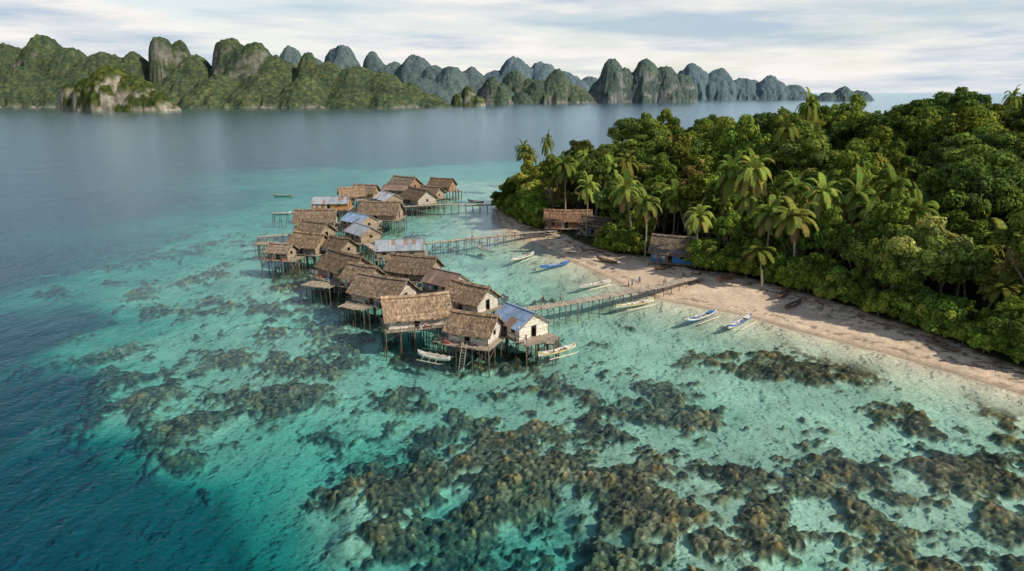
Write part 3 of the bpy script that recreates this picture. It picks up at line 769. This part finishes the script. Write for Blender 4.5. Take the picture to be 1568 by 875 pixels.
# open drying platforms beside houses
def platform(px,py,L,W,rot):
    x,y=G(px,py,1.6);e=bpy.data.objects.new('drying_platform',None);e.location=(x,y,0);e.rotation_euler=(0,0,math.radians(rot));link(e)
    mb=MB();xx=-L/2
    while xx<L/2:
        w=U(.12,.2);mb.box((xx,U(-.2,.2),1.5),(w-.03,W+U(-.3,.3),.05),jit((.32,.27,.2),.35));xx+=w
    for i in range(4):
        for sy in(-1,0,1):
            a=-L/2+L*i/3;b=sy*W*.45
            mb.cyl((a+U(-.2,.2),b+U(-.2,.2),-3),(a,b,1.5+U(0,.9)*(R()<.4)),.08,.07,jit(WD,.3),6)
    for sy in(-1,0,1): mb.beam((-L/2,sy*W*.45,1.4),(L/2,sy*W*.45,1.4),.09,.1,WD)
    mb.obj('planks_and_posts',[M_wood],e)
platform(490,435,6,3.4,-20);platform(448,395,4,3,-10);platform(404,372,3.2,3,0);platform(545,468,5,3,-25);platform(685,520,3.2,2.6,-20);platform(830,520,4,2,-20);platform(700,292,3,3,0)
# ---------------------------------------------------------------- boats
def boat(a,b,hullc,trim,ground=False,outrig=True,wd=None,inner=None):
    A=Vector((*G(*a),0));B=Vector((*G(*b),0));c=(A+B)/2;L=(B-A).length
    L=max(4.8,min(L,8.0));rot=math.atan2(B.y-A.y,B.x-A.x)
    inner=inner or tuple(.28+.5*v for v in hullc)
    if ground: inner=tuple(v*.8 for v in hullc)
    e=bpy.data.objects.new('outrigger_canoe' if outrig else 'dugout_canoe',None)
    z=ground_z(c.x,c.y)+.08 if ground else 0.0
    e.location=(c.x,c.y,z);e.rotation_euler=(0,U(-.01,.01),rot);link(e)
    w=wd or .55;mb=MB();n=18;ring=[]
    for i in range(n+1):
        f=i/n*2-1;x=f*L/2;k=max(0,(1-abs(f)**2.6))**.8
        hw=w*k+.03;sh=.50+.45*abs(f)**3.5;kz=.0+.32*abs(f)**4
        ring.append([(x,-hw,sh),(x,-hw*.92,sh*.55+kz*.3),(x,-hw*.5,kz+.05),(x,0,kz-.05),(x,hw*.5,kz+.05),(x,hw*.92,sh*.55+kz*.3),(x,hw,sh),
          (x,hw*.78,sh-.01),(x,hw*.68,sh*.5+kz*.3),(x,0,kz+.1),(x,-hw*.68,sh*.5+kz*.3),(x,-hw*.78,sh-.01)])
    m=12
    for i in range(n):
        for j in range(m):
            q=[ring[i][j],ring[i+1][j],ring[i+1][(j+1)%m],ring[i][(j+1)%m]]
            cc=inner if 7<=j<=10 else (trim if j in(0,5,6,11) else hullc)
            mb.add(q,[(3,2,1,0)],jit(cc,.06))
    mb.add(ring[0],[tuple(range(m))],trim);mb.add(ring[-1],[tuple(range(m-1,-1,-1))],trim)
    for s in(-1,1):   # covered bow and stern
        i0,i1=(2,5) if s<0 else (n-5,n-2)
        for i in range(i0,i1):
            mb.add([ring[i][0],ring[i+1][0],ring[i+1][6],ring[i][6]],[(0,1,2,3)],jit(hullc,.05))
    mb.obj('hull',[M_paint],e)
    mb=MB()
    for f in(-.35,-.1,.3): mb.box((f*L/2,0,.40),(.22,w*1.5,.04),jit((.4,.33,.24)))
    mb.box((L*.1,.05,.2),(.7,.35,.2),random.choice([(.1,.2,.4),(.4,.35,.1),(.35,.1,.08),(.3,.3,.3)]))
    mb.obj('thwarts_and_gear',[M_paint],e)
    if outrig:
        mb=MB()
        for sg in(-1,1):
            yo=sg*(w+.85)
            mb.cyl((-L*.36,yo,.05),(L*.30,yo,.05),.065,.07,(.66,.6,.46),7);mb.cyl((L*.30,yo,.05),(L*.42,yo,.17),.07,.03,(.66,.6,.46),7)
        for f in(-.22,.0,.2):
            mb.cyl((f*L,-w-.2,.58),(f*L,w+.2,.58),.035,.035,(.5,.44,.33),6)
            for sg in(-1,1): mb.cyl((f*L,sg*(w+.2),.58),(f*L,sg*(w+.87),.11),.035,.025,(.5,.44,.33),6)
        mb.obj('outriggers',[M_paint],e)
    return e
WH=(.74,.72,.66);BL=(.05,.16,.42);BR=(.12,.085,.06);YE=(.6,.5,.2)
boat((824,549),(881,534),WH,YE);boat((1052,496),(1096,480),BL,WH);boat((1113,507),(1152,486),WH,BL);boat((942,474),(1002,463),WH,YE)
boat((888,443),(935,433),WH,(.45,.42,.35));boat((826,413),(873,404),BL,BL,outrig=False);boat((782,402),(820,390),(.5,.45,.36),WH);boat((730,380),(756,389),(.4,.33,.25),WH,outrig=False)
boat((419,301),(449,301),(.35,.38,.28),(.15,.25,.15),outrig=False);boat((716,309),(741,312),(.05,.05,.07),BR,outrig=False,wd=.9);boat((418,330),(446,328),(.1,.25,.4),WH,outrig=False)
boat((640,545),(690,555),(.55,.5,.42),WH)
boat((913,402),(945,411),BR,BR,True,False);boat((1040,443),(1072,433),BR,BR,True,False);boat((1200,484),(1226,473),BR,(.09,.07,.05),True,False);boat((1187,470),(1208,459),BR,BR,True,False)
boat((1098,444),(1120,438),(.35,.15,.08),BR,True,False);boat((1430,535),(1462,548),BR,BR,True,False)
boat((1003,424),(1028,420),BR,BR,True,False)
# driftwood on the beach
random.seed(5)
mb=MB()
for i in range(340):
    seg=random.randrange(2,14);t=R();a0,b0=veg[seg],veg[seg+1]
    x=a0[0]+(b0[0]-a0[0])*t;y=a0[1]+(b0[1]-a0[1])*t
    x-=U(0,3.5)*.6;y-=U(-.5,3.8)
    z=ground_z(x,y)
    if z<.15:continue
    a=U(0,6.28);l=U(.2,1.6) if i%9 else U(2,4);r=.03+l*.022
    mb.cyl((x,y,z+r),(x+math.cos(a)*l,y+math.sin(a)*l,z+r+U(-.02,.08)),r,r*.5,jit((.17,.13,.095),.4),6)
mb.obj('driftwood',[M_bark])
# ---------------------------------------------------------------- people
def person_mesh(pose,shirt,short):
    V=[];E=[];Rr=[]
    def a(p,r,par=None):
        V.append(p);Rr.append(r);
        if par is not None:E.append((par,len(V)-1))
        return len(V)-1
    st=.22 if pose=='walk' else .04
    pel=a((0,0,.93),(.135,.10));sp_=a((0,.0,1.10),(.12,.09),pel);ch=a((0,0,1.31),(.155,.10),sp_);nk=a((0,.0,1.45),(.055,.055),ch)
    hb=a((0,.012,1.53),(.07,.08),nk);hd=a((0,.015,1.61),(.078,.095),hb);a((0,.005,1.675),(.055,.065),hd);a((0,.115,1.575),(.014,.014),hb)
    for s in(-1,1):
        a((s*.085,.0,1.575),(.015,.02),hb)
        sh=a((s*.17,0,1.385),(.062,.06),ch)
        sw=(.16 if s>0 else -.12) if pose=='walk' else .03
        el=a((s*.225,sw*.5,1.12),(.042,.042),sh);wr=a((s*.24,sw+.07,.90),(.027,.027),el);pm=a((s*.242,sw+.10,.84),(.022,.038),wr)
        for k in range(4):
            o=(k-1.5)*.019;l=[.065,.078,.072,.055][k]
            f1=a((s*.242,sw+.105+o,.80),(.009,.009),pm);a((s*.236,sw+.112+o,.80-l),(.008,.008),f1)
        t=a((s*.232,sw+.15,.83),(.010,.010),pm);a((s*.23,sw+.165,.79),(.009,.009),t)
        hp=a((s*.09,0,.85),(.092,.092),pel);kn=a((s*.10,s*st*.6+.05,.49),(.058,.06),hp);an=a((s*.10,s*st-.02,.09),(.036,.038),kn);a((s*.11,s*st+.13,.035),(.04,.028),an)
    me=bpy.data.meshes.new('villager');me.from_pydata(V,E,[])
    o=bpy.data.objects.new('tmp',me);col.objects.link(o)
    m=o.modifiers.new('s','SKIN');m.use_smooth_shade=True
    for i,r in enumerate(Rr): me.skin_vertices[0].data[i].radius=r
    me.skin_vertices[0].data[0].use_root=True
    sb=o.modifiers.new('ss','SUBSURF');sb.levels=1;sb.render_levels=1
    dg=bpy.context.evaluated_depsgraph_get();nm=bpy.data.meshes.new_from_object(o.evaluated_get(dg))
    bpy.data.objects.remove(o)
    nm.name='villager'
    cc=np.ones((len(nm.loops),4),np.float32);SK=(.20,.11,.07);HR=(.015,.012,.01)
    for p in nm.polygons:
        c=p.center
        if c.z>1.635 or (c.z>1.53 and c.y<-.02):q=HR
        elif c.z>1.45:
            q=SK
            if c.y>.075 and abs(c.z-1.60)<.012 and .015<abs(c.x)<.05:q=(.02,.015,.01)
            if c.y>.07 and abs(c.z-1.535)<.01 and abs(c.x)<.03:q=(.25,.06,.05)
        elif c.z>.98 and not(abs(c.x)>.19 and c.z<1.2):q=shirt
        elif c.z>.52 and abs(c.x)<.205:q=short
        else:q=SK
        for li in p.loop_indices: cc[li,:3]=q
    for at in list(nm.color_attributes): nm.color_attributes.remove(at)
    at=nm.color_attributes.new('Col','FLOAT_COLOR','CORNER');at.data.foreach_set('color',cc.reshape(-1))
    nm.materials.clear();nm.materials.append(M_person)
    return nm
def person(px,py,z,pose,shirt,short,rot,s=1.0):
    x,y=G(px,py,z if z is not None else 1.0)
    gz=z if z is not None else ground_z(x,y)
    if z is None: x,y=G(px,py,gz)
    o=bpy.data.objects.new('villager',person_mesh(pose,shirt,short));o.location=(x,y,gz);o.rotation_euler=(0,0,math.radians(rot));o.scale=(s,s,s);link(o)
person(832,468,1.66,'walk',(.5,.06,.05),(.05,.05,.07),100,1.05)
person(858,465,1.70,'walk',(.45,.40,.30),(.06,.07,.12),-80)
person(723,367,1.76,'walk',(.55,.05,.04),(.4,.08,.06),-90,1.05)
person(962,442,None,'stand',(.6,.1,.06),(.05,.06,.1),-100)
person(968,441,None,'stand',(.05,.15,.4),(.08,.07,.06),60,.95)
person(979,437,None,'walk',(.12,.18,.45),(.1,.08,.07),150)
person(1018,437,1.93,'walk',(.5,.48,.42),(.1,.15,.35),-90)
person(890,383,None,'stand',(.5,.45,.4),(.15,.1,.3),200)
# ---------------------------------------------------------------- light and sky
SUN_EL=math.radians(38);sd=Vector((.90,-.42,0)).normalized()
sv=Vector((sd.x*math.cos(SUN_EL),sd.y*math.cos(SUN_EL),math.sin(SUN_EL)))
ld=bpy.data.lights.new('sun','SUN');ld.energy=5.0;ld.angle=math.radians(.6);ld.color=(1,.89,.74)
lo=bpy.data.objects.new('sun',ld);lo.rotation_euler=sv.to_track_quat('Z','Y').to_euler();link(lo)
w=bpy.data.worlds.new('World');scn.world=w;w.use_nodes=True;nt=w.node_tree;nt.nodes.clear();L=nt.links.new
out=nn(nt,'ShaderNodeOutputWorld')
sk=nn(nt,'ShaderNodeTexSky');sk.sky_type='NISHITA';sk.sun_disc=False;sk.sun_elevation=SUN_EL;sk.sun_rotation=math.atan2(sd.x,sd.y)
sk.air_density=1.0;sk.dust_density=.4
bg=nn(nt,'ShaderNodeBackground');bg.inputs[1].default_value=.12;L(sk.outputs[0],bg.inputs[0])
tc=nn(nt,'ShaderNodeTexCoord')
mp=nn(nt,'ShaderNodeMapping');mp.inputs['Scale'].default_value=(1,1,7);mp.inputs['Location'].default_value=(.4,.2,.3);L(tc.outputs['Generated'],mp.inputs[0])
n1=nn(nt,'ShaderNodeTexNoise');n1.inputs['Scale'].default_value=3.2;n1.inputs['Detail'].default_value=9;n1.inputs['Roughness'].default_value=.56;n1.inputs['Distortion'].default_value=.25;L(mp.outputs[0],n1.inputs['Vector'])
mr=nn(nt,'ShaderNodeMapRange');mr.interpolation_type='SMOOTHSTEP';mr.inputs[1].default_value=.36;mr.inputs[2].default_value=.56;mr.inputs[3].default_value=.5;mr.inputs[4].default_value=1;L(n1.outputs[0],mr.inputs[0])
sx=nn(nt,'ShaderNodeSeparateXYZ');L(tc.outputs['Generated'],sx.inputs[0])
hi=nn(nt,'ShaderNodeMapRange');hi.inputs[1].default_value=.2;hi.inputs[2].default_value=.5;hi.inputs[3].default_value=1;hi.inputs[4].default_value=.15;L(sx.outputs[2],hi.inputs[0])
mm=nn(nt,'ShaderNodeMath',operation='MULTIPLY');L(mr.outputs[0],mm.inputs[0]);L(hi.outputs[0],mm.inputs[1])
mp2=nn(nt,'ShaderNodeMapping');mp2.inputs['Scale'].default_value=(1,1,9);mp2.inputs['Location'].default_value=(2.4,1.2,.9);L(tc.outputs['Generated'],mp2.inputs[0])
n2=nn(nt,'ShaderNodeTexNoise');n2.inputs['Scale'].default_value=3.4;n2.inputs['Detail'].default_value=8;n2.inputs['Roughness'].default_value=.58;L(mp2.outputs[0],n2.inputs['Vector'])
cr=nn(nt,'ShaderNodeValToRGB');e=cr.color_ramp.elements;e[0].position=.38;e[0].color=(.52,.63,.76,1);e[1].position=.57;e[1].color=(1.0,.965,.92,1);L(n2.outputs[0],cr.inputs[0])
bc=nn(nt,'ShaderNodeBackground');bc.inputs[1].default_value=.96;L(cr.outputs[0],bc.inputs[0])
mx=nn(nt,'ShaderNodeMixShader');L(mm.outputs[0],mx.inputs[0]);L(bg.outputs[0],mx.inputs[1]);L(bc.outputs[0],mx.inputs[2]);L(mx.outputs[0],out.inputs[0])
# ---------------------------------------------------------------- camera
cd=bpy.data.cameras.new('camera');cd.sensor_width=36;cd.lens=36*F/1568;cd.clip_start=.5;cd.clip_end=200000
co=bpy.data.objects.new('camera',cd);co.location=(0,0,H);co.rotation_euler=(math.pi/2-PITCH,0,0);link(co);scn.camera=co
scn.view_settings.view_transform='Standard';scn.view_settings.look='None';scn.view_settings.exposure=0
